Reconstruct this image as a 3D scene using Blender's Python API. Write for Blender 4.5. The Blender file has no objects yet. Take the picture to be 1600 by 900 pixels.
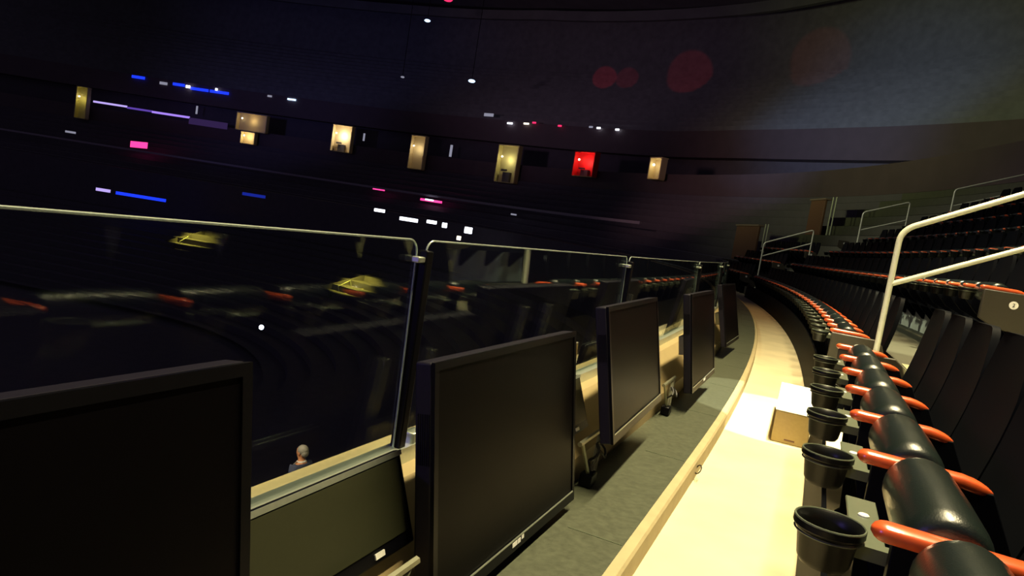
import bpy, bmesh, math, random
from math import sin, cos, pi, radians
from mathutils import Vector, Matrix
random.seed(7)
sc = bpy.context.scene
COL = sc.collection

# ------------------------------------------------------------------ camera
F, PIT, ROL, CH = 1091.6, .0923, .1583, 1.07
fw = Vector((0, cos(PIT), -sin(PIT))); rt = Vector((1, 0, 0)); upv = rt.cross(fw)
Rv = rt*cos(ROL) + upv*sin(ROL); Uv = upv*cos(ROL) - rt*sin(ROL)
cam = bpy.data.cameras.new('camera'); camo = bpy.data.objects.new('camera', cam); COL.objects.link(camo)
cam.sensor_width = 36; cam.lens = F/1600*36; cam.clip_start = .02; cam.clip_end = 500
m = Matrix((Rv, Uv, -fw)).transposed().to_4x4(); m.translation = (0, 0, CH); camo.matrix_world = m
sc.camera = camo
sc.view_settings.view_transform = 'Standard'; sc.view_settings.look = 'None'
sc.view_settings.exposure = 0; sc.view_settings.gamma = 1; sc.view_settings.use_curve_mapping = False

# ------------------------------------------------------------------ world
w = bpy.data.worlds.new('world'); sc.world = w; w.use_nodes = True
w.node_tree.nodes['Background'].inputs[0].default_value = (.55, .45, .75, 1)
w.node_tree.nodes['Background'].inputs[1].default_value = .085

# ------------------------------------------------------------------ plan curve of the front rail: (s along, n outward, z)
DS = .02
def kap(s):
    return .0017 if s < 3.5418 else -.0129 if s < 22 else -.020 if s < 34 else -.0275 if s < 78 else -.008
N = int(148/DS); CX = []; CY = []; CT = []
t = 0; x = 0; y = 0
for i in range(N):
    t += kap(-8+i*DS)*DS; CT.append(t)
off = .4069-CT[400]; CT = [a+off for a in CT]
for a in CT:
    x += sin(a)*DS; y += cos(a)*DS; CX.append(x); CY.append(y)
ox = -.412-CX[400]; oy = -CY[400]
CX = [a+ox for a in CX]; CY = [a+oy for a in CY]
def TH(s): return CT[max(0, min(N-1, round((s+8)/DS)))]
def W(s, n, z=0):
    i = max(0, min(N-1, round((s+8)/DS))); e = s-(-8+i*DS)
    return Vector((CX[i]+n*cos(CT[i])+e*sin(CT[i]), CY[i]-n*sin(CT[i])+e*cos(CT[i]), z))

# ------------------------------------------------------------------ lights of the place, plus unseen fill lamps
def light(name, kind, loc, power, col, target=None, size=.2, spot=None, blend=.3, square=False):
    l = bpy.data.lights.new(name, kind); l.energy = power; l.color = col
    if kind == 'AREA': l.size = size
    else: l.shadow_soft_size = size
    if kind == 'SPOT': l.spot_size = radians(spot); l.spot_blend = blend; l.use_square = square
    o = bpy.data.objects.new(name, l); COL.objects.link(o); o.location = loc
    if target is not None: o.rotation_euler = (Vector(target)-Vector(loc)).to_track_quat('-Z', 'Y').to_euler()
    return o
WARM = (1, .84, .48)
hl = light('house_light', 'AREA', W(4.2, .8, 6.3), 640, WARM, None, .22)
hl.data.shape = 'RECTANGLE'; hl.data.size_y = 7; hl.data.spread = radians(110); hl.rotation_euler = (0, 0, -TH(4.2))
light('house_light', 'SPOT', W(8, 1.0, 7.5), 800, (1, .72, .32), W(8.5, .3, 0), .25, 75, 1)
light('house_light', 'SPOT', W(14, .9, 8.5), 650, (1, .60, .24), W(14.5, .1, 0), .25, 60, 1)
light('work_light', 'SPOT', W(5.35, .95, 5.5), 2600, (1, .95, .70), W(5.42, .3, 0), .02, 16, .06, True)
light('row_two_fill', 'SPOT', W(7.4, 1.15, 6.5), 2600, (1, .95, .55), W(7.4, 1.22, .5), .1, 14, .5)  # unseen spot added to brighten the second row floor by the handrail
light('stand_fill', 'SPOT', W(9, -6, 8), 1500, (.95, 1, .68), W(11, 3, 1.5), .3, 54, 1)  # unseen fill added to lift the risers and seat rows
light('stand_fill', 'SPOT', W(20, -6, 9), 2600, (1, .97, .72), W(23.5, 4.5, 3.0), .3, 50, 1)  # unseen fill added to brighten the far handrails
light('blue_fill', 'SPOT', W(-3.5, -5, 2.2), 420, (.32, .2, 1), W(1.8, -.5, .6), .2, 40, 1)  # added blue fill, tints the glass edges and screen sides
light('riser_fill', 'SPOT', W(10, -7.5, 1.9), 520, (.9, 1, .8), W(12, 2, 1.0), .2, 80, .8)  # added low fill for risers and seat fronts, no fixture behind it
light('deck_fill', 'SPOT', W(20, -14, 6), 26000, (.09, .26, .66), W(46, 20.5, 12.8), 1., 26, 1)  # unseen coloured spots added to tint the upper deck and roof
light('deck_fill', 'SPOT', W(16, -16, 5), 24000, (.64, .70, .30), W(42, 36, 26), 1., 62, 1)
light('deck_fill', 'SPOT', W(34, -16, 6), 6000, (.75, .42, .40), W(47, 15, 9.5), 1., 45, 1)
light('deck_fill', 'SPOT', W(50, -26, 6), 9000, (.62, .40, .58), W(66, 34, 32), 1., 58, 1)
light('deck_fill', 'SPOT', W(90, -26, 6), 5000, (.28, .26, .8), W(92, 26, 22), 1., 58, 1)

# ------------------------------------------------------------------ materials
def mat(name, col, rough=.6, metal=0, noise=None, emit=None, spec=.5, coat=0, bump=0):
    M = bpy.data.materials.new(name); M.use_nodes = True; nt = M.node_tree; b = nt.nodes['Principled BSDF']
    b.inputs['Base Color'].default_value = (*col, 1); b.inputs['Roughness'].default_value = rough
    b.inputs['Metallic'].default_value = metal; b.inputs['Specular IOR Level'].default_value = spec
    b.inputs['Coat Weight'].default_value = coat; b.inputs['Coat Roughness'].default_value = .22
    if emit:
        b.inputs['Emission Color'].default_value = (*emit[0], 1); b.inputs['Emission Strength'].default_value = emit[1]
    sc_, amt = noise or (60, .12)
    tc = nt.nodes.new('ShaderNodeTexCoord'); nz = nt.nodes.new('ShaderNodeTexNoise')
    nz.inputs['Scale'].default_value = sc_; nz.inputs['Detail'].default_value = 6
    nt.links.new(tc.outputs['Object'], nz.inputs['Vector'])
    mx = nt.nodes.new('ShaderNodeMix'); mx.data_type = 'RGBA'
    mx.inputs[6].default_value = (*[c*(1-amt) for c in col], 1); mx.inputs[7].default_value = (*[min(1, c*(1+amt)) for c in col], 1)
    nt.links.new(nz.outputs['Fac'], mx.inputs[0]); nt.links.new(mx.outputs[2], b.inputs['Base Color'])
    if bump:
        bp = nt.nodes.new('ShaderNodeBump'); bp.inputs['Strength'].default_value = bump; bp.inputs['Distance'].default_value = .01
        nt.links.new(nz.outputs['Fac'], bp.inputs['Height']); nt.links.new(bp.outputs['Normal'], b.inputs['Normal'])
    return M
def glow(name, col, st): return mat(name, (.02, .02, .02), .5, emit=(col, st))
def floor_mat():
    M = mat('walkway concrete', (.60, .52, .34), .75, noise=(3, .22)); nt = M.node_tree
    return M
def glass_mat(name, tint, boost):
    M = bpy.data.materials.new(name); M.use_nodes = True; nt = M.node_tree; nt.nodes.clear()
    o = nt.nodes.new('ShaderNodeOutputMaterial'); mx = nt.nodes.new('ShaderNodeMixShader')
    tr = nt.nodes.new('ShaderNodeBsdfTransparent'); gl = nt.nodes.new('ShaderNodeBsdfGlossy'); fr = nt.nodes.new('ShaderNodeMath'); fr.operation = 'MULTIPLY_ADD'; pw = nt.nodes.new('ShaderNodeMath'); pw.operation = 'POWER'; lw = nt.nodes.new('ShaderNodeLayerWeight')
    lw.inputs[0].default_value = .5; nt.links.new(lw.outputs['Facing'], pw.inputs[0]); pw.inputs[1].default_value = 4.0; nt.links.new(pw.outputs[0], fr.inputs[0]); fr.inputs[1].default_value = .93; fr.inputs[2].default_value = .045*boost
    tr.inputs[0].default_value = (*tint, 1); gl.inputs['Roughness'].default_value = .015
    gl.inputs[0].default_value = (.9, .95, .92, 1)
    nt.links.new(fr.outputs[0], mx.inputs[0]); nt.links.new(tr.outputs[0], mx.inputs[1]); nt.links.new(gl.outputs[0], mx.inputs[2])
    nt.links.new(mx.outputs[0], o.inputs[0]); return M
M_floor = floor_mat()
M_stone = mat('dark speckled stone', (.065, .072, .048), .38, noise=(45, .5), bump=.1)
M_kerb = mat('kerb concrete', (.36, .30, .17), .7, noise=(12, .2))
M_wall = mat('tan painted wall', (.30, .23, .11), .6, noise=(6, .15))
M_cream = mat('cream coping', (.80, .62, .33), .5)
M_alu = mat('brushed aluminium', (.55, .60, .52), .35, .8, noise=(80, .1))
M_glass = glass_mat('balustrade glass', (.93, .97, .94), .6)
M_edge = mat('polished glass edge', (.42, .50, .46), .18, .3, coat=1)
M_black = mat('black bezel plastic', (.0025, .0025, .004), .35, spec=.12)
M_side = mat('dark case plastic', (.007, .006, .013), .5, spec=.22)
M_screen = mat('switched off screen', (.0016, .0013, .0020), .38, spec=.04)
M_logo = mat('pale logo print', (.75, .75, .72), .4)
M_seat = mat('dark green black vinyl', (.006, .011, .010), .30, noise=(300, .3), bump=.12, coat=.5)
M_back = mat('black seat shell', (.0018, .0024, .0045), .6, spec=.06, noise=(120, .2))
M_arm = mat('orange stained wood', (.72, .105, .025), .28, noise=(25, .25), coat=.6)
M_cup = mat('black cup holder plastic', (.0035, .004, .0035), .38, spec=.3)
M_plate = mat('grey green steel plate', (.10, .12, .08), .4, .3)
M_white = mat('white plastic', (.85, .85, .78), .4)
M_rail = mat('pale painted steel', (.62, .64, .50), .35, .1)
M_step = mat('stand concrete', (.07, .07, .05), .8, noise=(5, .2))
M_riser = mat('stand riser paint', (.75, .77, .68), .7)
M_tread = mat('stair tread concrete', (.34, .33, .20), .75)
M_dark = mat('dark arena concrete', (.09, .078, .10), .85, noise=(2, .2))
M_fascia = mat('purple brown fascia', (.080, .055, .065), .6, noise=(1.2, .2))
M_deck = mat('upper deck seating', (.14, .14, .15), .8, noise=(1.5, .35))
M_roof = mat('roof lining', (.12, .12, .12), .85, noise=(.6, .3))
M_carton = mat('brown cardboard', (.42, .31, .12), .8)
M_lit_lid = mat('lamp whitened cardboard', (.92, .88, .72), .8)  # cardboard lid, the lamp's white glare put into its colour
M_steel = mat('mount steel', (.28, .28, .20), .35, .7)
M_cable = mat('black cable', (.012, .012, .012), .5)
M_brown = mat('brown timber panel', (.14, .065, .04), .6)
M_beam = mat('white painted seat beam', (.85, .86, .78), .5)
M_cap = mat('grey balcony cap', (.30, .26, .32), .5)
M_sand = mat('amber wall paint', (.66, .54, .32), .7)
M_olive = mat('yellow wall paint', (.62, .55, .26), .7)
M_redwall = mat('red wall paint', (.8, .03, .03), .6)
M_skin = mat('skin', (.62, .27, .13), .5)
M_hair = mat('grey hair', (.34, .31, .26), .6)
M_jacket = mat('blue grey jacket', (.05, .06, .12), .7)
M_shirt = mat('white shirt', (.8, .78, .75), .6)

# ------------------------------------------------------------------ mesh helpers
class MB:
    def __init__(s): s.v = []; s.f = []; s.mi = []; s.k = 0
    def add(s, vs, fs):
        b = len(s.v); s.v += [tuple(a) for a in vs]
        for f in fs: s.f.append([b+i for i in f]); s.mi.append(s.k)
        return s
    def box(s, x0, x1, y0, y1, z0, z1, M=None):
        v = [Vector((a, b, c)) for a in (x0, x1) for b in (y0, y1) for c in (z0, z1)]
        if M: v = [M@a for a in v]
        return s.add(v, [(0, 1, 3, 2), (4, 6, 7, 5), (0, 4, 5, 1), (2, 3, 7, 6), (0, 2, 6, 4), (1, 5, 7, 3)])
    def tube(s, pts, r, n=10, closed=False):
        pts = [Vector(p) for p in pts]; rings = []; L = len(pts); u = None
        for i, p in enumerate(pts):
            d = (pts[min(i+1, L-1)]-pts[max(i-1, 0)])
            if closed: d = pts[(i+1) % L]-pts[i-1]
            d.normalize()
            if u is None: u = d.orthogonal().normalized()
            u = (u-d*u.dot(d)).normalized(); v = d.cross(u)
            rr = r[i] if isinstance(r, (list, tuple)) else r
            rings.append([p+(u*cos(2*pi*k/n)+v*sin(2*pi*k/n))*rr for k in range(n)])
        fs = []; m_ = L if closed else L-1
        for i in range(m_):
            for k in range(n): fs.append((i*n+k, i*n+(k+1) % n, ((i+1) % L)*n+(k+1) % n, ((i+1) % L)*n+k))
        if not closed: fs += [tuple(range(n))[::-1], tuple((L-1)*n+k for k in range(n))]
        return s.add([a for g in rings for a in g], fs)
    def lathe(s, prof, c, n=28):
        vs = []; fs = []; L = len(prof)
        for (r, z) in prof:
            for k in range(n): vs.append((c[0]+r*cos(2*pi*k/n), c[1]+r*sin(2*pi*k/n), c[2]+z))
        for i in range(L-1):
            for k in range(n): fs.append((i*n+k, i*n+(k+1) % n, (i+1)*n+(k+1) % n, (i+1)*n+k))
        return s.add(vs, fs)
    def loft(s, rings, caps=True, loop=True):
        n = len(rings[0]); vs = [a for g in rings for a in g]; fs = []
        for i in range(len(rings)-1):
            for k in range(n if loop else n-1): fs.append((i*n+k, i*n+(k+1) % n, (i+1)*n+(k+1) % n, (i+1)*n+k))
        if caps and loop: fs += [tuple(range(n))[::-1], tuple((len(rings)-1)*n+k for k in range(n))]
        return s.add(vs, fs)
    def ball(s, c, r, n=12, sq=(1, 1, 1)):
        rings = []
        for i in range(1, n):
            a = pi*i/n; rings.append([(c[0]+r*sq[0]*sin(a)*cos(2*pi*k/n), c[1]+r*sq[1]*sin(a)*sin(2*pi*k/n), c[2]+r*sq[2]*cos(a)) for k in range(n)])
        return s.loft(rings)
    def build(s, name, m_, parent=None, smooth=40, bevel=0, loc=None, rz=None):
        me = bpy.data.meshes.new(name); me.from_pydata(s.v, [], s.f)
        ms = m_ if isinstance(m_, (list, tuple)) else [m_]
        for a in ms: me.materials.append(a)
        if len(ms) > 1: me.polygons.foreach_set('material_index', s.mi)
        bm = bmesh.new(); bm.from_mesh(me); bmesh.ops.recalc_face_normals(bm, faces=bm.faces); bm.to_mesh(me); bm.free()
        me.polygons.foreach_set('use_smooth', [True]*len(me.polygons)); me.set_sharp_from_angle(angle=radians(smooth)); me.update()
        o = bpy.data.objects.new(name, me); COL.objects.link(o)
        if bevel:
            b = o.modifiers.new('bevel', 'BEVEL'); b.width = bevel; b.segments = 2; b.limit_method = 'ANGLE'
        if parent: o.parent = parent
        if loc is not None: o.location = loc
        if rz is not None: o.rotation_euler = (0, 0, rz)
        return o
def tag(o, label=None, cat=None, group=None, kind=None):
    for k, v in (('label', label), ('category', cat), ('group', group), ('kind', kind)):
        if v: o[k] = v
    return o
def empty(name, loc, rz=0):
    o = bpy.data.objects.new(name, None); COL.objects.link(o); o.location = loc; o.rotation_euler = (0, 0, rz); o.empty_display_size = .1; return o
def copy_tree(o, parent=None):
    c = o.copy(); COL.objects.link(c); c.parent = parent
    for ch in list(o.children): copy_tree(ch, c)
    return c
def span(a, b, st):
    n = max(1, int(math.ceil((b-a)/st))); return [a+(b-a)*i/n for i in range(n+1)]
def ring(name, s0, s1, prof, m_, st=1., loop=True, smooth=30, label=None):
    b = MB(); b.loft([[W(s, n+(EX(s) if n > 10.5 else 0), z) for n, z in prof] for s in span(s0, s1, st)], caps=True, loop=loop)
    o = b.build(name, m_, smooth=smooth); o['kind'] = 'structure'; return o
def EX(s):
    K = [(30, 10), (37, 8.4), (45, 5.3), (50, 3.9), (55, 3.6), (70, 0)]
    if s <= 30: return 10
    for (a, b), (c, d) in zip(K, K[1:]):
        if s <= c: return b+(d-b)*(s-a)/(c-a)
    return 0
def onframe(name, s, n, z=0): return empty(name, W(s, n, z), -TH(s))

# ------------------------------------------------------------------ structure
ring('floor', -6, 40, [(-.02, 0), (1.1, 0), (1.1, -.25), (-.02, -.25)], M_floor, .5)
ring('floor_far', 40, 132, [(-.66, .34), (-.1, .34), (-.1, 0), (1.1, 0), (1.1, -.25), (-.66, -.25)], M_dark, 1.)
for i_, (sa, sb) in enumerate(((-2, 4.76), (6.06, 21.6))): ring('trim_%d' % (15+i_), sa, sb, [(.485, 0), (.505, .36), (.52, .36), (.52, 0)], M_back, .5)  # dark strips added where the seats' shade meets the walkway
# stone ledge with light joints
ring('trim_1', -6, 40, [(-.36, .095), (-.235, .095), (-.235, -.2), (-.36, -.2)], M_stone, .5)
ring('trim_2', -6, 40, [(-.235, .1), (-.04, .1), (-.04, -.2), (-.235, -.2)], M_stone, .5)
ring('trim_3', -6, 40, [(-.04, .1), (-.008, .094), (0, .085), (0, -.2), (-.04, -.2)], M_kerb, .5)
ring('wall_left', -6, 40, [(-.36, -.2), (-.36, .20), (-.50, .36), (-.51, .37), (-.64, .37), (-.64, -.2)], M_wall, .5)
ring('trim_4', -6, 34, [(-.565, .37), (-.565, .415), (-.615, .415), (-.615, .37)], M_alu, .5)
ring('trim_5', -6, 34, [(-.72, .345), (-.765, .345), (-.765, .30), (-.72, .30)], M_cream, .5)
ring('wall_fascia', -6, 132, [(-.64, .34), (-.78, .30), (-.80, -.6), (-.80, -3.75), (-.64, -3.75)], M_dark, 1.)
jt = MB()
for s in [2.35+1.1*k for k in range(-3, 16)]:
    jt.loft([[W(s+d, n, z) for n, z in ((-.232, .1), (-.045, .1), (-.045, .1015), (-.232, .1015))] for d in (0, .006)])
o = jt.build('trim_6', M_plate); o['kind'] = 'structure'

# near and side stand: eleven concrete rows
prof = [(1.05, 0)]
for k in range(1, 11): prof += [(1.05+.9*(k-1), .5*k), (1.05+.9*k, .5*k)]
top = prof[-1]
for sa, sb, M_tr, M_ri in ((-6, 21.7, M_step, M_riser), (21.7, 32, M_step, M_step), (32, 132, M_dark, M_dark)):  # risers from the second stairs on coloured darker in place of dim light
  treads = MB(); risers = MB()
  ss = span(sa, sb, 1.)
  for k in range(1, 11):
    n0 = 1.05+.9*(k-1); z1 = .5*k
    if k == 1: treads.loft([[W(s, n0, 0), W(s, n0, .498)] for s in ss], loop=False, caps=False)  # first riser takes the dark tread colour to mute its reflection
    else: risers.loft([[W(s, n0, z1-.5), W(s, n0, z1-.002)] for s in ss], loop=False, caps=False)
    treads.loft([[W(s, n0-.02, z1), W(s, n0+.9, z1)] for s in ss], loop=False, caps=False)
  treads.loft([[W(s, 10.05, 5.), W(s, 13.2+EX(s), 5.)] for s in ss], loop=False, caps=False)
  o = treads.build('floor_stand', M_tr, smooth=20); o['kind'] = 'structure'
  o = risers.build('wall_riser', M_ri, smooth=20); o['kind'] = 'structure'
ring('wall_suite', -6, 134, [(12.6, 5.), (12.6, 9.), (12.8, 9.), (12.8, 5.)], M_dark, 1.5)
ring('trim_7', -6, 134, [(9.4, 5.), (9.4, 6.5), (9.6, 6.5), (9.6, 5.)], M_fascia, 1.5)
ring('trim_8', -6, 134, [(11.4, 8.8), (11.4, 11.), (11.6, 11.), (13., 8.8)], M_fascia, 1.5)
up = MB()
P = []
for k in range(14): P += [(11.6+k*1.0, 11.+k*.62), (12.6+k*1.0, 11.+k*.62)]
up.loft([[W(s, n+EX(s), z) for n, z in P] for s in span(-6, 134, 2.)], loop=False, caps=False)
o = up.build('floor_upper_deck', M_deck, smooth=20); o['kind'] = 'structure'
ring('wall_back', -6, 134, [(25.6, 19), (25.6, 26), (25.9, 26), (25.9, 19)], M_deck, 2.)
rf = MB(); rf.loft([[W(s, n+EX(s), z) for n, z in ((25.9, 26), (16, 27), (6, 28.5), (-4, 30), (-14, 31), (-24, 32))] for s in span(-6, 134, 2.)], loop=False, caps=False)
o = rf.build('ceiling', M_roof, smooth=60); o['kind'] = 'structure'
for k, (n, z) in enumerate([(20, 24.6), (12, 25.6), (4, 26.8), (-4, 28)]):
    ring('trim_%d' % (9+k), -6, 134, [(n, z), (n+.5, z), (n+.5, z-1), (n, z-1)], M_roof, 2.)
ring('trim_14', 44, 125, [(2.3, 2.2), (2.3, 2.38), (2.45, 2.38), (2.45, 2.2)], M_cap, 1.)
# lower bowl inside the rail
lb = MB(); P = [(-.8, -3.2)]
for k in range(14): P += [(-1.6-k*1.2, -3.6-k*.42), (-2.8-k*1.2, -3.6-k*.42)]
P = [(-.8, -3.6)]+P[1:]
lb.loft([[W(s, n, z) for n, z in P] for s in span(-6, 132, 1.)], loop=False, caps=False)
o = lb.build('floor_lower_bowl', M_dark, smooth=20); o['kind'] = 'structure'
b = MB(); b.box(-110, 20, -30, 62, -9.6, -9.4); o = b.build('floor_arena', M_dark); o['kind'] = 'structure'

# ------------------------------------------------------------------ glass balustrade
WORDS = ['first', 'second', 'third', 'fourth', 'fifth', 'sixth', 'seventh', 'eighth', 'ninth', 'tenth', 'eleventh', 'twelfth', 'thirteenth', 'fourteenth', 'fifteenth', 'sixteenth', 'seventeenth', 'eighteenth', 'nineteenth', 'twentieth', 'twenty-first', 'twenty-second', 'twenty-third', 'twenty-fourth', 'twenty-fifth', 'twenty-sixth', 'twenty-seventh', 'twenty-eighth', 'twenty-ninth', 'thirtieth']
joints = [-3.2, -.7, 1.78, 3.95, 6.75, 9.5, 12.2, 14.9, 17.6, 20.3]
GN, GB, GT, LEAN = -.588, .385, .985, .028
def outline(a, b, z0, z1, r, inset=0):
    pts = [(a+inset, z0)]
    for k in range(7): t_ = pi-pi/2*k/6; pts.append((a+inset+r+r*cos(t_), z1-inset-r+r*sin(t_)))
    for k in range(7): t_ = pi/2-pi/2*k/6; pts.append((b-inset-r+r*cos(t_), z1-inset-r+r*sin(t_)))
    pts.append((b-inset, z0)); return pts
for i in range(len(joints)-1):
    a, b_ = joints[i]+.030, joints[i+1]-.018
    root = onframe('glass_panel', (a+b_)/2, GN, GB)
    pts = outline(a, b_, GB, GT, .035)
    # densify the long top edge
    dens = []
    for k in range(len(pts)):
        p, q = pts[k], pts[(k+1) % len(pts)]
        m_ = max(1, int(abs(q[0]-p[0])/.3))
        for j in range(m_): dens.append((p[0]+(q[0]-p[0])*j/m_, p[1]+(q[1]-p[1])*j/m_))
    inv = root.matrix_basis.inverted(); inv = (Matrix.Translation(root.location)@Matrix.Rotation(root.rotation_euler.z, 4, 'Z')).inverted()
    g = MB()
    # slab as quads in columns
    cols = span(a, b_, .3)
    def ztop(s):
        r = .035
        if s < a+r: return GT-r+math.sqrt(max(0, r*r-(a+r-s)**2))
        if s > b_-r: return GT-r+math.sqrt(max(0, r*r-(s-b_+r)**2))
        return GT
    cols = sorted(set([round(c, 4) for c in cols if a+.04 < c < b_-.04]+[round(a+.035*(1-cos(pi/2*k/6)), 5) for k in range(7)]+[round(b_-.035*(1-cos(pi/2*k/6)), 5) for k in range(7)]))
    for sgn in (-.005, .005):
        g.loft([[inv@W(c, GN+sgn, GB), inv@W(c, GN+sgn-LEAN*(ztop(c)-GB), ztop(c)-.002)] for c in cols], loop=False, caps=False)
    g.build('pane', M_glass, root)
    e = MB()
    path = [(a, z) for z in (GB, .6, .8, GT-.036)]+[(c, ztop(c)) for c in cols[1:-1]]+[(b_, z) for z in (GT-.036, .8, .6, GB)]
    rings = []
    P3 = [inv@W(c, GN-LEAN*(z-GB), z) for c, z in path]
    e.tube(P3, .0029, 6)
    e.build('polished_edge', M_edge, root)
    cl = MB()
    for zz in (GT-.05,):
        if i < len(joints)-2:
            c = inv@W(joints[i+1], GN, zz); cl.box(c.x-.012, c.x+.012, c.y-.045, c.y-.012, c.z-.008, c.z+.008)
    if cl.v: cl.build('joint_clip', M_alu, root, bevel=.003)
    sh = MB(); c = inv@W(joints[i], GN, GB+.04); 
    sh.box(c.x-.02, c.x+.02, c.y+.05, c.y+.11, c.z-.045, c.z+.02); sh.build('shoe_clamp', M_alu, root, bevel=.004)
    place = ['behind the photographer on the left', 'at the far left, over the nearest dark screen', 'between the nearest and second dark screens', 'over the third dark screen', 'over the fourth dark screen', 'beyond the thin hanging screen', 'first past the last screen', 'second past the last screen', 'third past the last screen', 'farthest one down the rail'][i+0 if i else 0] if False else \
        ['behind the left frame edge', 'at far left with long bright top edge', 'beside the bright leaning edge, behind large screen', 'behind the second and third hanging screens', 'behind the thin screen far along the ledge', 'just past the last hanging screen', 'second past the last hanging screen', 'third past the last hanging screen', 'fourth past the last hanging screen'][i]
    tag(root, 'clear glass balustrade panel '+place, 'glass panel', 'glass balustrade panels')
# dark mullions behind the joints
for i, s in enumerate(joints[2:7]):
    b = MB(); b.box(-.016, .016, -.012, .020, 0, .59)
    o = b.build('balustrade_post', M_black, bevel=.004, loc=W(s, GN, .37), rz=-TH(s))
    tag(o, 'slim black post behind the '+['nearest', 'second', 'third', 'fourth', 'fifth'][i]+' glass joint along the rail', 'post', 'balustrade posts')

# ------------------------------------------------------------------ hanging screens
def tv(s, n, z, yaw, tilt, w_, h, label, logo=True):
    root = empty('television', W(s, n, z), -(TH(s)+yaw))
    # local: x outward to the aisle, y along the rail, z up ; screen faces +x
    R = Matrix.Rotation(-tilt, 4, 'Y')
    R = Matrix.Rotation(-tilt, 4, 'Y')
    fr = MB(); d = .05
    fr.box(-d, -.004, -w_/2, w_/2, -h/2, h/2, R)
    o = fr.build('case', M_side, root, bevel=.006)
    bz = MB(); bw = .019
    bz.box(-.006, .004, -w_/2, w_/2, h/2-bw, h/2, R); bz.box(-.006, .004, -w_/2, w_/2, -h/2, -h/2+bw*1.9, R)
    bz.box(-.006, .004, -w_/2, -w_/2+bw, -h/2+bw*1.9, h/2-bw, R); bz.box(-.006, .004, w_/2-bw, w_/2, -h/2+bw*1.9, h/2-bw, R)
    o = bz.build('bezel', M_black, root)
    if logo:
        lg = MB(); zb = -h/2+bw*.75
        lg.box(.004, .0052, -.045, -.012, zb, zb+.013, R); lg.box(.004, .0052, -.008, .012, zb, zb+.013, R); lg.box(.004, .0052, .02, .036, zb+.004, zb+.018, R)
        lg.build('logo', M_logo, o)
    tr = MB(); zt = -h/2+bw*1.9; tr.box(.003, .006, -w_/2+bw, w_/2-bw, zt-.004, zt, R); tr.build('trim_strip', M_alu, o)
    sm = MB(); sm.box(-.005, .0005, -w_/2+bw, w_/2-bw, -h/2+bw*1.9, h/2-bw, R); sm.build('screen', M_screen, root)
    mt = MB()
    for yy in (-.14, .14): mt.box(-.09, -d, yy-.02, yy+.02, -h*.35, h*.35, R)
    mt.box(-.13, -.09, -.20, .20, -.10, .02, R)
    mt.build('wall_mount', M_steel, root, bevel=.003)
    vn = MB()
    for k in range(6): vn.box(-d+.008+.006*k, -d+.011+.006*k, -w_/2-.001, -w_/2+.001, h*.1, h*.3, R)
    vn.build('side_vent', M_black, root)
    tag(root, label, 'television', 'screens hung along the rail'); return root
tv(.45, -.30, .50, 0, .14, .97, .63, 'big black switched-off television filling the lower left corner', False)
tv(2.03, -.33, .43, .01, .16, .97, .60, 'black television with pale logo on its bottom bezel, centre foreground')
tv(3.19, -.285, .56, -.03, .21, .97, .52, 'plain brownish-black television, second beyond the one with the pale logo', False)
tv(4.92, -.25, .52, .01, .18, .97, .60, 'television with thick purple-dark side, third along the ledge')
tv(7.59, -.30, .51, .06, .24, .97, .60, 'smallest looking television, farthest along the ledge', False)

# low monitors fixed on the wall just under the glass, with brackets
def lowmon(s, wd, label, hh=.22):
    root = onframe('low_monitor', s, -.425, .385)
    R = Matrix.Rotation(-.36, 4, 'Y')
    b = MB(); b.box(-.02, 0, -wd/2, wd/2, -hh/2, hh/2, R); b.build('case', M_black, root, bevel=.005)
    b = MB(); b.box(0, .003, -wd/2+.02, wd/2-.02, -hh/2+.035, hh/2-.015, R); b.build('screen', mat('glossy grey green screen', (.028, .030, .016), .3, coat=.6), root)
    b = MB(); b.box(.0, .004, wd/2-.16, wd/2-.125, -hh/2+.012, -hh/2+.024, R); b.build('badge', M_logo, root)
    b = MB(); b.box(.0, .003, -wd/2, wd/2, hh/2-.012, hh/2, R); b.build('top_edge', M_alu, root)
    tag(root, label, 'monitor', 'low monitors under the glass'); return root
lowmon(1.29, .60, 'low glossy monitor under the glass between corner television and logo television')
lowmon(2.74, .42, 'low dark monitor glimpsed between the first two hanging televisions', .22)
lowmon(4.08, .6, 'low dark monitor glimpsed before the thick-sided television', .22)

def bracket(s, label):
    root = onframe('cable_bracket', s, -.355, .1)
    b = MB()
    for (y0, y1) in ((-.12, -.02), (.12, .0), (.17, .05)): b.tube([(.03, y0, .19), (.05, y1, -.0+.03)], .008, 6)
    b.tube([(.03, -.15, .19), (.03, .2, .19)], .01, 6); b.build('strut', M_steel, root)
    b = MB(); pts = [(.05+.02*sin(k*.7), .02*cos(k)+.0, .16-.012*k) for k in range(10)]
    b.tube(pts, .006, 6)
    b.tube([(.06+.02*cos(a), .06+.03*sin(a), .10+.05*sin(a*.5)) for a in [k*.6 for k in range(11)]], .005, 6); b.build('cable', M_cable, root)
    b = MB(); b.box(.02, .07, -.05, .03, .0, .05); b.build('junction_box', M_black, root, bevel=.006)
    tag(root, label, 'bracket', 'cable brackets below the low monitors')
bracket(2.80, 'steel V-strut cable bracket below monitor, between first two hanging televisions')
bracket(4.3, 'steel V-strut cable bracket glimpsed beside the thick-sided television')
bracket(1.30, 'dark cable bracket on tan wall beside the large centre television')

def kloop(s, lab):
    b = MB(); b.tube([W(s, .0, .05)+Vector((.01*sin(a)+.012, .03*cos(a), .02*sin(a))) for a in [2*pi*k/12 for k in range(12)]], .003, 5, closed=True)
    o = b.build('cable_loop', M_cable); tag(o, lab, 'cable', None)
kloop(3.55, 'small dark wire loop hanging on the kerb face left of the carton')

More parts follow.
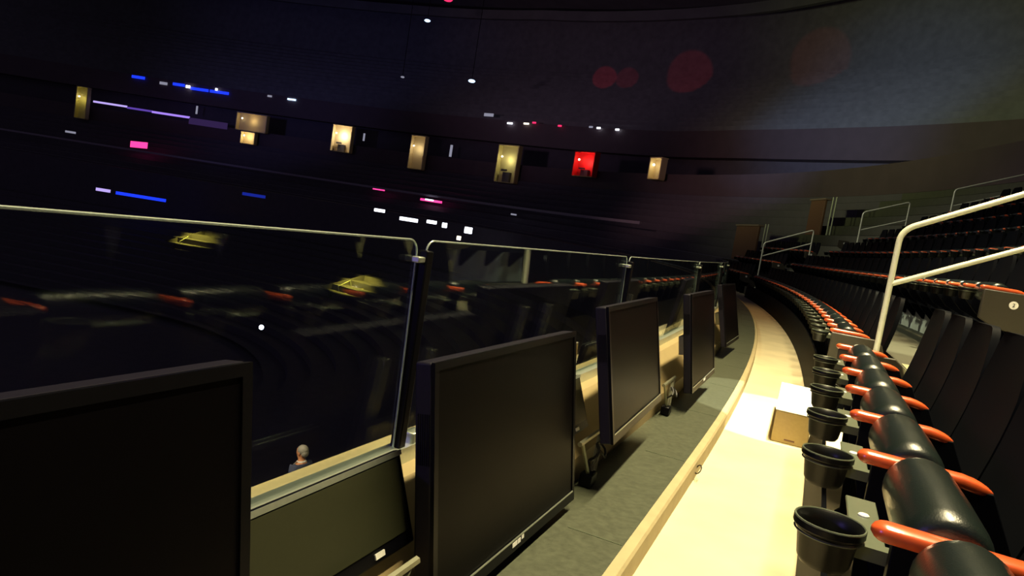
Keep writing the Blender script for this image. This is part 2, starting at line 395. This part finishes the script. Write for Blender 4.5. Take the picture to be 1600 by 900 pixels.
# ------------------------------------------------------------------ carton on the walkway
root = onframe('cardboard_box', 5.27, .38, 0)
b = MB(); b.box(-.105, .105, -.55, .55, 0, .195); b.build('carton', M_carton, root, bevel=.006)
b = MB(); b.box(-.108, .108, -.552, .552, .196, .2005); b.build('lid', M_lit_lid, root)
b = MB(); b.box(-.03, .03, -.5515, -.5505, .02, .03); b.build('print_mark', M_brown, root)
tag(root, 'long cardboard box with bright white top on the walkway beside the seats', 'box')

# ------------------------------------------------------------------ stadium seats
PITCH = .54
def rounded(pts_c, r, n=8):
    return [(c[0]+r*cos(2*pi*k/n), c[1]+r*sin(2*pi*k/n)) for c in pts_c for k in range(n)]
def hull(pts):
    pts = sorted(set(pts)); 
    def half(p):
        h = []
        for q in p:
            while len(h) > 1 and (h[-1][0]-h[-2][0])*(q[1]-h[-2][1])-(h[-1][1]-h[-2][1])*(q[0]-h[-2][0]) <= 0: h.pop()
            h.append(q)
        return h
    a = half(pts); b_ = half(pts[::-1]); return a[:-1]+b_[:-1]
def seat_cushion_high(b): seat_cushion(b, .565)
def seat_cushion(b, zl=.50):
    H_ = hull([(.665+.075*cos(t_), .618+.075*sin(t_)) for t_ in [2*pi*k/28 for k in range(28)]]+[(.735+.05*cos(t_), .50*0+zl+.05*sin(t_)) for t_ in [2*pi*k/16 for k in range(16)]])
    cx = sum(p[0] for p in H_)/len(H_); cz = sum(p[1] for p in H_)/len(H_)
    rings = []
    for y_, k in ((.045, .75), (.05, .88), (.065, .96), (.09, 1), (.27, 1.02), (.45, 1), (.475, .96), (.49, .88), (.495, .75)):
        rings.append([(cx+(p[0]-cx)*k, y_, cz+(p[1]-cz)*k) for p in H_])
    b.loft(rings)
def seat_back(b):
    # rounded-top shell, slightly dished
    rows = []
    for i in range(15):
        v = (0, .1, .2, .3, .4, .5, .6, .7, .8, .88, .93, .96, .98, .992, 1)[i]; z_ = .36+v*.61
        hw = .260-.075*max(0, (v-.66)/.34)**1.2
        if v > .93: hw -= .035*(1-math.sqrt(max(0, 1-((v-.93)/.07)**2)))
        xb = .86+.13*v+.02*sin(v*pi)
        ring_ = []
        for k in range(9):
            u = -1+2*k/8; ring_.append((xb-.012*u*u, .27+hw*u, z_))
        for k in range(9):
            u = 1-2*k/8; ring_.append((xb+.045-.02*u*u-.01*v, .27+hw*u*.985, z_))
        rows.append(ring_)
    b.loft(rows)
def armrest(b, y0=0):
    rings = []
    for k in range(15):
        v = (0, .006, .02, .045, .08, .2, .35, .5, .65, .78, .86, .92, .96, .985, 1)[k]; x_ = .535+.285*v
        e = max(.25, min(1, math.sqrt(1-(1-min(1, v/.08))**2) if v < .08 else 1, math.sqrt(max(0, 1-(1-min(1, (1-v)/.16))**2)) if v > .84 else 1))
        hw = (.027-.005*v)*e; hh = .016*e; zc = .648-.004*v-.012*(v > .8)*(v-.8)*5
        rings.append([(x_, y0+hw*(abs(cos(a))**.6)*(1 if cos(a) >= 0 else -1), zc+hh*(abs(sin(a))**.7)*(1 if sin(a) >= 0 else -1)) for a in [2*pi*j/16 for j in range(16)]])
    b.loft(rings)
def support_floor(b, y0=0):
    pr = [(.57, .635), (.57, .5), (.62, .34), (.64, .02), (.62, 0), (.90, 0), (.88, .02), (.84, .34), (.88, .5), (.82, .635)]
    b.loft([[(x_, y0+d, z_) for x_, z_ in pr] for d in (-.016, .016)])
def support(b, y0=0):
    for k in (0,):
        pr = [(.57, .635), (.57, .54), (.66, .44), (.84, .36), (1.02, .18), (1.044, .18), (1.044, .34), (.93, .44), (.88, .52), (.82, .635)]
        b.loft([[(x_, y0+d, z_) for x_, z_ in pr] for d in (-.016, .016)])
def cup(b, c=(.475, .05, .52)):
    b.lathe([(.0, .02), (.040, .02), (.046, .03), (.053, .078), (.058, .085), (.0625, .09), (.0625, .10), (.060, .103), (.056, .1), (.051, .085), (.043, .034), (0, .032)], c)
def cup_arm(b):
    b.box(.50, .60, .035, .065, .575, .60)
def plate(b): b.box(.515, .575, .06, .36, .586, .592)
def apron(b): b.loft([[(x_, y_, z_) for x_, z_ in ((.60, .50), (.61, .50), (.66, .34), (.65, .34))] for y_ in (.03, .51)])
def screw(b): b.lathe([(0, .004), (.009, .004), (.011, .002), (.011, 0)], (.545, .24, .592), 14)

def proto_seat(front):
    r = empty('stadium_seat', (0, 0, 0))
    def P_(fn, nm, m_, par=r, **k):
        b = MB(); fn(b); return b.build(nm, m_, par, **k)
    P_(seat_back, 'backrest', M_back); P_(seat_cushion if front else seat_cushion_high, 'seat', M_seat, smooth=50)
    a = P_(armrest, 'armrest', M_arm, smooth=60); P_(support_floor if front else support, 'support', M_back, bevel=.003)
    c = P_(cup, 'cup_holder', M_cup, smooth=35); b = MB()
    b.tube([(.475+.0605*cos(a_), .05+.0605*sin(a_), .6225) for a_ in [2*pi*k/28 for k in range(28)]], .0022, 6, closed=True)
    b.tube([(.475+.058*cos(a_), .05+.058*sin(a_), .600) for a_ in [2*pi*k/28 for k in range(28)]], .002, 6, closed=True)
    b.build('rim', M_plate, c); P_(cup_arm, 'cup_arm', M_plate)
    p = P_(plate, 'bracket_plate', M_plate, bevel=.002); P_(screw, 'screw_cap', M_white, p)
    return r
def proto_far(front):
    b = MB(); b.k = 0; seat_back(b); (support_floor if front else support)(b); b.k = 1; (seat_cushion if front else seat_cushion_high)(b); b.k = 2; armrest(b); b.k = 3; cup(b); b.k = 4; plate(b); cup_arm(b)
    return b.build('stadium_seat', [M_back, M_seat, M_arm, M_cup, M_plate])
protos = {(d_, f_): (proto_seat if d_ else proto_far)(f_) for d_ in (True, False) for f_ in (True, False)}
used = {}
def place_seat(s, row, label, group, detailed):
    key = (bool(detailed), row == 1); src = protos[key]
    o = src if key not in used else copy_tree(src); used[key] = 1
    o.location = W(s, .9*(row-1), .5*(row-1)); o.rotation_euler = (0, 0, -TH(s)); tag(o, label, 'seat', group); return o
ROWN = ['front', 'second', 'third', 'fourth', 'fifth', 'sixth', 'seventh', 'eighth']
# near block of the front row: armrests measured at s = 4.22, 3.68 ... down past the camera
for k in range(11):
    s = 4.215-.54*k
    place_seat(s, 1, 'dark stadium seat with orange armrest, near front row block, %s from the stair gap' % WORDS[k], 'front row seats before the stairs', s > -1)
for row in (2, 3):
    for k in range(8):
        place_seat(4.2-.575*k, row, 'dark stadium seat with orange armrest, near block, %s row, %s from the stair gap' % (ROWN[row-1], WORDS[k]), '%s row seats before the stairs' % ROWN[row-1], False)
# beyond the stairs
for row in range(1, 9):
    st = 6.03
    for k in range(28):
        sf = 1+.0
        s = st+k*.545
        if row > 1 and s > 21.6: continue
        det = (row == 1 and s < 11) or (row == 2 and s < 9)
        place_seat(s, row, '%s seat with orange armrest, %s row, %s beyond the near stairs' % ('dark', ROWN[row-1], WORDS[k]), '%s row seats beyond the near stairs' % ROWN[row-1], det)
for row in range(1, 4):
    for k in range(10):
        place_seat(23.6+k*.55, row, 'distant dark seat, %s row, %s past the second stairs' % (ROWN[row-1], WORDS[k]), '%s row seats past the second stairs' % ROWN[row-1], False)

# end panels with armrest and round row badge
def text_mesh(txt, size):
    cu = bpy.data.curves.new('badge_number', 'FONT'); cu.body = txt; cu.size = size; cu.extrude = .0006; cu.align_x = 'CENTER'; cu.align_y = 'CENTER'
    tmp = bpy.data.objects.new('tmp', cu); COL.objects.link(tmp); bpy.context.view_layer.update()
    dg = bpy.context.evaluated_depsgraph_get(); me = bpy.data.meshes.new_from_object(tmp.evaluated_get(dg)); bpy.data.objects.remove(tmp); return me
def end_panel(s, row, side, label, arm=True):
    root = empty('row_end_panel', W(s, .9*(row-1), .5*(row-1)), -TH(s))
    b = MB(); pr = [(.55, .635), (.55, .43), (.66, .37), (.86, .35), (1.02, .18), (1.044, .18), (1.044, .36), (.95, .47), (.90, .60), (.86, .635)]
    b.loft([[(x_, d, z_) for x_, z_ in pr] for d in (-.02, .02)]); b.build('panel', M_brown if row > 9 else mat('end panel laminate', (.035, .03, .018), .5), root, bevel=.006)
    if arm:
        b = MB(); armrest(b); b.build('armrest', M_arm, root, smooth=60)
    y_ = -.021 if side < 0 else .021
    b = MB(); n = 24; R = Matrix.Translation((.74, y_, .55))@Matrix.Rotation(-pi/2*side*-1, 4, 'X')
    vs = [R@Vector((.028*cos(2*pi*k/n), .028*sin(2*pi*k/n), d)) for d in (-.001, .003) for k in range(n)]
    b.add(vs, [tuple(range(n))[::-1], tuple(range(n, 2*n))]+[(k, (k+1) % n, n+(k+1) % n, n+k) for k in range(n)])
    bd = b.build('row_badge', M_white, root)
    me = text_mesh(str(row), .034); me.materials.append(M_cable)
    t_ = bpy.data.objects.new('badge_number', me); COL.objects.link(t_); t_.parent = bd
    t_.location = (.74, y_-.0035 if side < 0 else y_+.0035, .55); t_.rotation_euler = (pi/2, 0, 0 if side < 0 else pi)
    tag(root, label, 'end panel', 'row end panels'); return root
for row in range(1, 9):
    end_panel(6.03-.052, row, -1, 'dark end panel with round white badge, %s row, far side of the near stairs' % ROWN[row-1], row > 20)
end_panel(4.80, 1, 1, 'end panel with orange armrest closing the near front row block')
for row in range(1, 5):
    end_panel(23.55, row, -1, 'distant end panel with white badge, %s row, far side of second stairs' % ROWN[row-1], False)

# stairs in the aisles
def stairs(s0, s1, m_):
    b = MB()
    for k in range(1, 11):
        n0 = 1.05+.9*(k-1)
        b.loft([[W(s, n, z) for n, z in ((n0-.32, .5*(k-1)), (n0-.32, .5*k-.25), (n0+.01, .5*k-.25), (n0+.01, .5*(k-1)))] for s in (s0, s1)])
        b.loft([[W(s, n, z) for n, z in ((n0-.01, .5*k-.24), (n0-.01, .5*k+.006), (n0+.57, .5*k+.006), (n0+.57, .5*k-.24))] for s in (s0, s1)])
    o = b.build('floor_stairs', m_, smooth=20); o['kind'] = 'structure'
stairs(4.85, 5.93, M_tread); stairs(22.2, 23.4, M_step)  # second stairs coloured darker in place of dim light

# ------------------------------------------------------------------ handrails
def handrail(s, n0, z0, n1, z1, base0, base1, r, label, ends=True, mid=.40, drop1=True):
    root = empty('handrail', W(s, n0, base0), -TH(s))
    L = n1-n0; dz = z1-z0; z0l = z0-base0
    def arc(c0, c1, c2, k=6):   # quadratic corner
        c0, c1, c2 = map(Vector, (c0, c1, c2)); return [c0*(1-t_)**2+c1*2*t_*(1-t_)+c2*t_*t_ for t_ in [i/k for i in range(k+1)]]
    q = .09; sl = dz/L
    pts = [(0, 0, 0), (0, 0, z0l-q)]+arc((0, 0, z0l-q), (0, 0, z0l), (q, 0, z0l+q*sl))[1:]
    if drop1:
        pts += arc((L-q, 0, z0l+dz-q*sl), (L, 0, z0l+dz), (L, 0, z0l+dz-q)) + [(L, 0, base1-base0)]
    else: pts += [(L, 0, z0l+dz)]
    b = MB(); b.tube(pts, r, 12); b.build('rail', M_rail, root, smooth=60)
    b = MB(); b.tube([(0, 0, z0l-mid), (L, 0, z0l-mid+dz)], r*.9, 10); b.build('mid_rail', M_rail, root)
    b = MB(); b.lathe([(0, .012), (.045, .012), (.05, .0), (0, 0)], (0, 0, 0), 16)
    b.build('foot_plate', M_rail, root)
    tag(root, label, 'handrail', 'stair handrails')
handrail(5.9, .86, 1.46, 2.75, 2.42, .25, 1.25, .021, 'large pale steel handrail climbing to the right edge by the near stairs')
handrail(23.2, 1.02, 1.68, 2.4, 2.30, .25, 1.0, .022, 'small pale handrail at the far end of the front row', mid=.42)
handrail(23.2, 3.7, 3.05, 4.95, 3.55, 1.5, 2.5, .022, 'pale handrail in the middle of the far stairs, upper right', mid=.55)
handrail(23.2, 6.1, 4.1, 8.1, 4.9, 3.0, 4.0, .022, 'highest pale handrail at the right edge above the large one', mid=.5)

# ------------------------------------------------------------------ brown vomitory blocks with poles
def vom(s0, s1, n, z0, z1, label):
    root = onframe('vomitory_block', (s0+s1)/2, n, z0); L = (s1-s0)/2
    b = MB(); b.box(0, .1, -L, L, 0, z1-z0); b.build('panel', M_brown, root, bevel=.02)
    b = MB(); b.box(-.05, .25, -L-.05, L+.05, z1-z0, z1-z0+.07); b.build('cap', mat('pale brown cap', (.2, .14, .12), .6), root, bevel=.01)
    b = MB()
    for yy in (-L-.5, -L-.8): b.tube([(.1, yy, 0), (.1, yy, z1-z0+.1)], .03, 8)
    b.build('pole', M_rail, root); tag(root, label, 'vomitory wall', 'brown vomitory walls')
vom(30.2, 33.0, 2.55, 1.02, 2.52, 'brown vomitory wall with pale cap beyond the far small handrail')
vom(30.6, 32.0, 5.22, 2.52, 4.05, 'brown vomitory wall with pale cap, higher up behind the middle handrail')

# ------------------------------------------------------------------ lit suite entrances
def portal(s, w_, z0, z1, m_, power, col, label, n=8.48, lampz=.7, furn=1):
    root = onframe('lit_entrance', s, n, z0); h = z1-z0
    b = MB(); b.box(.58, .64, -w_/2, w_/2, 0, h); b.build('back_wall', m_, root)
    b = MB(); b.box(0, .58, -w_/2-.08, -w_/2, 0, h); b.box(0, .58, w_/2, w_/2+.08, 0, h); b.box(0, .64, -w_/2-.08, w_/2+.08, h, h+.08)
    b.build('side_wall', m_, root)
    b = MB(); b.box(0, .6, -w_/2, w_/2, -.06, 0); b.build('sill', M_olive, root)
    if furn:
        b = MB(); b.box(.30, .57, -w_*.15, w_*.22, .0, h*.28); b.box(.2, .4, w_*.05, w_*.3, h*.30, h*.36); b.build('counter', M_dark, root)
    b = MB(); b.ball((.25, w_*.36, h*lampz), .09, 8); b.build('lamp', glow('warm lamp', (1, .85, .55), 6), root)
    l = light('portal_light', 'POINT', (0, 0, 0), power, col, size=.1); l.parent = root; l.location = (.05, 0, h*.62)
    tag(root, label, 'entrance', 'lit entrances in the far stand')
portal(111.0, 1.2, 5.0, 8.4, M_olive, 8, (1, .9, .25), 'dim yellow-green lit entrance at far left above the purple strip', furn=0)
portal(92.1, 3.5, 6.4, 8.2, M_sand, 14, (1, .75, .35), 'wide amber lit entrance right of the purple strip', furn=0)
portal(92.3, 1.6, 5.0, 6.22, M_sand, 26, (1, .82, .45), 'bright amber doorway directly under the wide amber entrance', furn=0)
portal(81.9, 2.2, 5.6, 8.3, M_sand, 80, (1, .85, .6), 'small bright entrance with white-hot centre, second from the purple strip')
portal(74.1, 1.6, 4.9, 8.2, M_sand, 18, (1, .85, .55), 'narrow tan lit entrance left of the tall yellow one', furn=0)
portal(65.3, 2.3, 4.7, 8.1, M_olive, 26, (1, .92, .5), 'tall yellow lit entrance with furniture, upper centre')
portal(57.9, 2.3, 5.9, 7.9, M_redwall, 30, (1, .25, .22), 'red lit entrance in the far stand')
portal(51.2, 1.2, 6.0, 7.55, M_sand, 10, (1, .85, .45), 'small plain cream lit entrance right of the red one', furn=0)
portal(30.0, .35, 5.7, 6.4, M_olive, 3, (1, .85, .3), 'tiny yellow lit opening at the right edge above the handrails', 11.9, furn=0)

# ------------------------------------------------------------------ small lights
def strip(name, s0, s1, n, z0, z1, h, m_, label, cat, group=None):
    ss_ = span(s0, s1, .5); root = None; mid = W((s0+s1)/2, n, (z0+z1)/2)
    b = MB(); rings = []
    for i, s in enumerate(ss_):
        z_ = z0+(z1-z0)*i/(len(ss_)-1)
        rings.append([W(s, a, z_+c)-mid for a, c in ((n-.12, -h/2), (n, -h/2), (n, h/2), (n-.12, h/2))])
    b.loft(rings); o = b.build(name, m_, loc=mid); tag(o, label, cat, group); return o
G_lav = glow('lavender led', (.55, .42, 1), 1.0); G_pur = glow('purple led', (.25, .12, .9), .45); G_pur2 = glow('bright purple led', (.42, .25, 1), 1.0); G_dimp = glow('dim purple led', (.12, .06, .28), .22)
G_blue = glow('blue led', (.01, .04, 1), 1.3); G_dblue = glow('dim blue led', (.02, .05, .8), .35); G_white = glow('white lamp', (.85, .9, 1), 3); G_wb = glow('blue white lamp', (.5, .7, 1), 2.5)
G_pink = glow('pink screen', (1, .05, .30), 1.6); G_red = glow('red lamp', (1, .03, .15), 1.2); G_warm = glow('warm white lamp', (1, .9, .7), 2); G_dim = glow('dim white lamp', (.5, .5, .65), .5)
strip('led_strip', 106.52, 110.2, 9.38, 7.1, 7.1, .2, G_lav, 'pale lavender led strip at the left end of the balcony front', 'led strip', 'purple balcony led strips')
strip('led_strip', 103.72, 106.48, 9.38, 7.0, 7.0, .2, G_pur, 'dim purple led strip in the middle of the balcony line', 'led strip', 'purple balcony led strips')
strip('led_strip', 99.5, 103.7, 9.38, 6.95, 6.95, .22, G_pur2, 'bright violet led strip at the right end of the balcony line', 'led strip', 'purple balcony led strips')
strip('led_strip', 95.2, 99.5, 9.38, 6.6, 6.6, .7, G_dimp, 'very dim violet band running on to the amber entrance', 'led strip', 'purple balcony led strips')
for s0, s1, z_, m_, lb_ in [(106.1, 107.5, 10.75, G_blue, 'leftmost short'), (101.6, 102.9, 10.6, G_blue, 'second'), (98.9, 100.9, 10.4, G_blue, 'third'), (96.6, 98.7, 10.4, G_blue, 'longest right-hand')]:
    strip('blue_led', s0, s1, 11.3, z_, z_, .3, m_, lb_+' blue led bar on the upper fascia, far left', 'led strip', 'blue upper led bars')
def dot(s, n, z_, w_, h_, m_, label, name='distant_lamp', group='small distant lamps'):
    b = MB(); b.box(-.06, .06, -w_/2, w_/2, -h_/2, h_/2); o = b.build(name, m_, bevel=.02, loc=W(s, n, z_), rz=-TH(s)); tag(o, label, 'lamp', group); return o
U = 11.3
dot(101.1, U-.25, 10.5, .5, .3, G_white, 'white lamp on the upper fascia between the blue bars')
dot(104., U, 10.5, .9, .3, G_dim, 'dim grey lamp left of the second blue bar')
dot(97.9, U-.25, 10.65, .25, .25, G_white, 'tiny white lamp beside the longest blue bar')
dot(89.5, U, 10.7, 1.0, .18, G_wb, 'cyan-white sliver lamp right of the blue bars')
dot(92., U, 10.75, .5, .2, G_dim, 'dim sliver lamp between blue bars and cyan sliver')
dot(69.34, 11.35, 11.35, 1.1, .3, G_dim, 'soft white lamp at left end of the upper lamp row')
for k, (s, n_, z_, m_, lb_) in enumerate([(67.5, 11.75, 10.73, G_white, 'white'), (66.2, 12.1, 10.85, G_warm, 'warm'), (65.55, 12.2, 11.0, G_red, 'red'), (63.5, 12.7, 10.9, G_red, 'faint red'), (61.1, 13.3, 11.0, G_dim, 'dim'), (60.5, 13.45, 10.95, G_white, 'white'), (59.1, 13.8, 10.9, G_white, 'last white')]):
    dot(s, n_, z_, .6 if k < 2 else .4, .16, m_, 'tiny %s lamp, %s along the upper lamp row over the entrances' % (lb_, WORDS[k+1]))
dot(99.5, 10.5, 8.0, .18, .9, G_dim, 'slim vertical pale lamp post above right end of purple strip')
dot(80.5, 10.5, 7.6, .18, .8, G_dim, 'slim pale vertical lamp right of the bright entrance')
dot(71.9, 10.5, 7.3, .25, 1.2, G_dim, 'slim pale vertical lamp left of the tall yellow entrance')
# row of low ledge lights (pink and white)
strip('pink_screen', 99.3, 101.1, 2.5, 2.95, 2.85, .62, G_pink, 'bright pink lit screen at far left', 'screen', 'pink lit screens')
strip('pink_screen', 73.2, 74.4, 2.5, 2.2, 2.2, .22, G_pink, 'short pink lit strip above the glass, left of centre', 'screen', 'pink lit screens')
strip('pink_screen', 66.9, 69.2, 2.5, 1.85, 1.85, .2, G_pink, 'longer pink lit strip above the white lamps', 'screen', 'pink lit screens')
dot(68., 2.1, 1.9, .9, .12, G_white, 'thin white lamp within the longer pink strip')
dot(58.8, 2.5, 1.73, .6, .12, G_dim, 'faint lone lamp below the tall yellow entrance')
dot(113.4, 2.5, .8, 1., .3, G_warm, 'warm white lamp at the far left edge above the glass')
dot(107.7, 2.5, 3.1, 1.1, .2, G_dim, 'faint lamp on the balcony line left of the pink screen')
def at(x_, y_, D):
    d = fw+Rv*((x_-800)/F)-Uv*((y_-450)/F); return Vector((0, 0, CH))+d*D
for (p, w_, h_, m_, lb_) in [((-10.2, 50, .43), .75, .22, G_white, 'first white bar lamp of the low cluster above the glass'), ((-8.05, 50, .12), 1.3, .25, G_white, 'longest white bar lamp of the low cluster'), ((-6.4, 50, .2), .7, .24, G_white, 'third white lamp of the low cluster'), ((-5.46, 50, .12), .35, .35, G_white, 'small square white lamp of the low cluster'), ((-3.73, 50, .03), .55, .45, G_white, 'rightmost square white lamp of the low cluster'), ((-4.32, 50, -.62), .3, .3, G_warm, 'small warm lamp under the low cluster')]:
    b = MB(); b.box(-w_/2, w_/2, -.1, .1, -h_/2, h_/2); o = b.build('equipment_lamp', m_, bevel=.03, loc=p); tag(o, lb_, 'lamp', 'low cluster of white lamps')
b = MB(); b.ball((0, 0, 0), .09, 10); o = b.build('spot_lamp', glow('blue white point', (.7, .82, 1), 12), loc=(-9.1, 25.96, -4.3)); tag(o, 'single brilliant blue-white point lamp seen through the glass', 'lamp')
for p, m_, w_, lb_ in [((-6.72, 66.3, 13.4), G_wb, .5, 'blue-white lamp hanging below the roof, upper centre'), ((-12.1, 69.2, 18.9), G_wb, .45, 'white lamp hanging high near the top edge'), ((-10.3, 68.3, 20.9), G_red, .7, 'red lamp at the very top edge'), ((-13.85, 69.9, 13.4), G_dim, .3, 'faint warm lamp left of the blue-white roof lamp')]:
    r_ = empty('hanging_lamp', p); b = MB(); b.ball((0, 0, 0), w_/2, 10, (1.3, 1, .6)); b.build('lens', m_, r_)
    b = MB(); b.tube([(0, 0, .2), (0, 0, 29-p[2])], .03, 6); b.build('hanger', M_black, r_); tag(r_, lb_, 'lamp', 'lamps hung below the roof')
strip('blue_led', 76.5, 78.5, -1.0, -2.0, -2.0, .3, G_lav, 'lavender end of the low blue line behind the glass', 'led strip', 'low blue led lines') if False else None
for (p, L, m_, lb_) in [((-37.2, 62, -1.8), 1.2, G_lav, 'lavender end of the low blue led line at far left'), ((-33.8, 62, -1.85), 4.4, G_blue, 'low deep blue led line at far left above the glass'), ((-23.9, 62.1, -.15), 2.0, G_dblue, 'dim short blue led line right of the brighter one')]:
    b = MB(); b.box(-L/2, L/2, -.1, .1, -.13, .13); o = b.build('blue_led', m_, loc=p); tag(o, lb_, 'led strip', 'low blue led lines')

# red gobo spots on the upper deck
for (s, n, z_, pw, sz, cb) in [(66., 24.8, 18.6, 22000, 3.0, .02), (64.5, 25.4, 18.7, 12000, 2.8, .02), (60.9, 27.9, 19.7, 13000, 5.5, .04), (53.8, 31.6, 21.1, 6000, 7, .12)]:
    l = light('red_beam', 'SPOT', W(26, -8, 10), pw, (1, cb, .05), W(s, n, z_), .05, sz, .3)

# ------------------------------------------------------------------ lit vomitories in the far lower bowl
def lit_landing(p, L, rz, label):
    r_ = empty('lit_landing', p, rz); r_.rotation_euler = (0, -.31, rz)
    b = MB(); b.box(-L/2, L/2, -.9, .9, -.15, 0); b.build('slab', M_olive, r_)
    b = MB(); b.box(-L/2, L/2, .9, 1.0, -.15, .55); b.box(-L/2-.1, -L/2, -.9, 1, -.15, .55); b.build('parapet', M_dark, r_)
    b = MB(); b.tube([(-L*.3, -.2, 0), (-L*.3, -.2, .5), (-L*.05, .3, .6), (-L*.05, .3, 0)], .03, 6); b.build('rail', M_rail, r_)
    l = light('landing_light', 'SPOT', (0, 0, 0), 700, (1, .85, .1), size=.1, spot=100, blend=.5); l.parent = r_; l.location = (0, 0, 2.2)
    tag(r_, label, 'landing', 'yellow lit landings in the lower bowl')
lit_landing((-28.6, 61.9, -5.15), 4.6, 1.0, 'yellow lit landing seen through the left glass, higher one')
lit_landing((-11.85, 53.3, -5.75), 4.8, .64, 'yellow lit landing seen through the glass, left of the leaning edge')

# ------------------------------------------------------------------ person in the lower bowl
def person():
    gx, gy = -3.16, 11.9
    hz = -3.50                       # head centre height
    z0 = hz-1.62
    r_ = empty('person', (gx, gy, z0), radians(-25))
    def skin(name, joints_, edges, rad, m_, par):
        me = bpy.data.meshes.new(name); me.from_pydata(joints_, edges, []); me.materials.append(m_)
        o = bpy.data.objects.new(name, me); COL.objects.link(o); o.parent = par
        o.modifiers.new('skin', 'SKIN'); sv = me.skin_vertices[0].data
        for i, q in enumerate(rad): sv[i].radius = q if isinstance(q, tuple) else (q, q)
        sv[0].use_root = True
        o.modifiers.new('sub', 'SUBSURF').levels = 2; o.modifiers['sub'].render_levels = 2
        for p in me.polygons: p.use_smooth = True
        return o
    # local: facing -x (left in the picture), slightly bowed
    J = [(0, 0, .95), (0, 0, 1.15), (0, 0, 1.38), (-.01, 0, 1.49), (-.03, 0, 1.55), (-.045, 0, 1.62), (-.045, 0, 1.70), (-.02, 0, 1.745),
         (0, .18, 1.42), (.02, .25, 1.16), (-.12, .24, .98), (-.19, .23, .95), (0, -.18, 1.42), (.02, -.25, 1.16), (-.12, -.24, .98), (-.19, -.23, .95),
         (0, .1, .9), (-.02, .11, .5), (0, .12, .08), (-.12, .13, .04), (0, -.1, .9), (-.02, -.11, .5), (0, -.12, .08), (-.12, -.13, .04),
         (-.125, 0, 1.62), (-.135, 0, 1.60)]
    E_ = [(0, 1), (1, 2), (2, 3), (3, 4), (4, 5), (5, 6), (6, 7), (2, 8), (8, 9), (9, 10), (10, 11), (2, 12), (12, 13), (13, 14), (14, 15), (0, 16), (16, 17), (17, 18), (18, 19), (0, 20), (20, 21), (21, 22), (22, 23), (5, 24), (24, 25)]
    rad = [(.13, .11), (.13, .10), (.14, .10), .055, (.06, .055), (.085, .07), (.09, .075), .055, .05, .042, .032, .03, .05, .042, .032, .03, .085, .06, .045, .03, .085, .06, .045, .03, .02, .012]
    body = skin('body', J, E_, rad, M_skin, r_)
    fing = MB()
    for sy in (1, -1):
        for k, L in enumerate((.07, .08, .075, .06)):
            y0 = sy*(.23+.028-.019*k); fing.tube([(-.19, y0, .945), (-.22, y0, .935), (-.22-L*.4, y0, .92), (-.22-L*.6, y0, .895)], [.010, .009, .008, .006], 6)
        fing.tube([(-.17, sy*.20, .945), (-.20, sy*.18, .935), (-.225, sy*.18, .92)], [.011, .01, .008], 6)
    fing.build('fingers', M_skin, body)
    fc = MB(); fc.ball((-.118, .03, 1.645), .010, 8); fc.ball((-.118, -.03, 1.645), .010, 8); fc.build('eyes', M_cable, body)
    er = MB(); er.ball((-.03, .083, 1.63), .028, 8, (.7, .35, 1.1)); er.ball((-.03, -.083, 1.63), .028, 8, (.7, .35, 1.1)); er.build('ears', M_skin, body)
    mo = MB(); mo.box(-.122, -.114, -.022, .022, 1.572, 1.578); mo.build('mouth', M_brown, body)
    h = MB(); h.ball((-.015, 0, 1.685), .098, 14, (1.05, .92, .95)); h.ball((.035, 0, 1.64), .075, 12, (.8, 1, 1)); h.build('hair', M_hair, r_)
    jk = skin('jacket', [(0, 0, .84), (0, 0, 1.05), (0, 0, 1.36), (0, 0, 1.44), (0, .18, 1.41), (.02, .25, 1.16), (-.10, .24, 1.0), (0, -.18, 1.41), (.02, -.25, 1.16), (-.10, -.24, 1.0)],
              [(0, 1), (1, 2), (2, 3), (2, 4), (4, 5), (5, 6), (2, 7), (7, 8), (8, 9)], [(.17, .15), (.16, .14), (.17, .13), (.09, .08), .075, .06, .045, .075, .06, .045], M_jacket, r_)
    c = MB()
    for sy in (1, -1): c.loft([[(-.10, sy*.02, 1.40), (-.15, sy*.03, 1.33), (-.06, sy*.14, 1.44), (-.02, sy*.10, 1.50)], [(-.11, sy*.02, 1.41), (-.16, sy*.03, 1.33), (-.07, sy*.15, 1.45), (-.02, sy*.115, 1.51)]])
    c.tube([(.05*cos(a)*1.3-.02, .075*sin(a), 1.475+.01*cos(a)) for a in [2*pi*k/14 for k in range(14)]], .02, 8, closed=True)
    c.build('shirt_collar', M_shirt, r_)
    skin('trousers', [(0, 0, .92), (0, .1, .86), (-.02, .11, .5), (0, .12, .12), (0, -.1, .86), (-.02, -.11, .5), (0, -.12, .12)], [(0, 1), (1, 2), (2, 3), (0, 4), (4, 5), (5, 6)], [(.15, .13), .10, .075, .06, .10, .075, .06], M_jacket, r_)
    tag(r_, 'person with grey hair, dark jacket and white collar standing in the lower bowl', 'person')
    light('person_fill', 'SPOT', (gx-1.5, gy-2.0, z0+4.0), 420, (1, .8, .55), (gx, gy, z0+1.6), .1, 34, .8)  # unseen warm spot added to light the figure
    return z0
pz = person()
b = MB(); b.box(-5.2, -2.0, 10.6, 13.2, pz-.12, pz); o = b.build('floor_landing', M_dark); o['kind'] = 'structure'
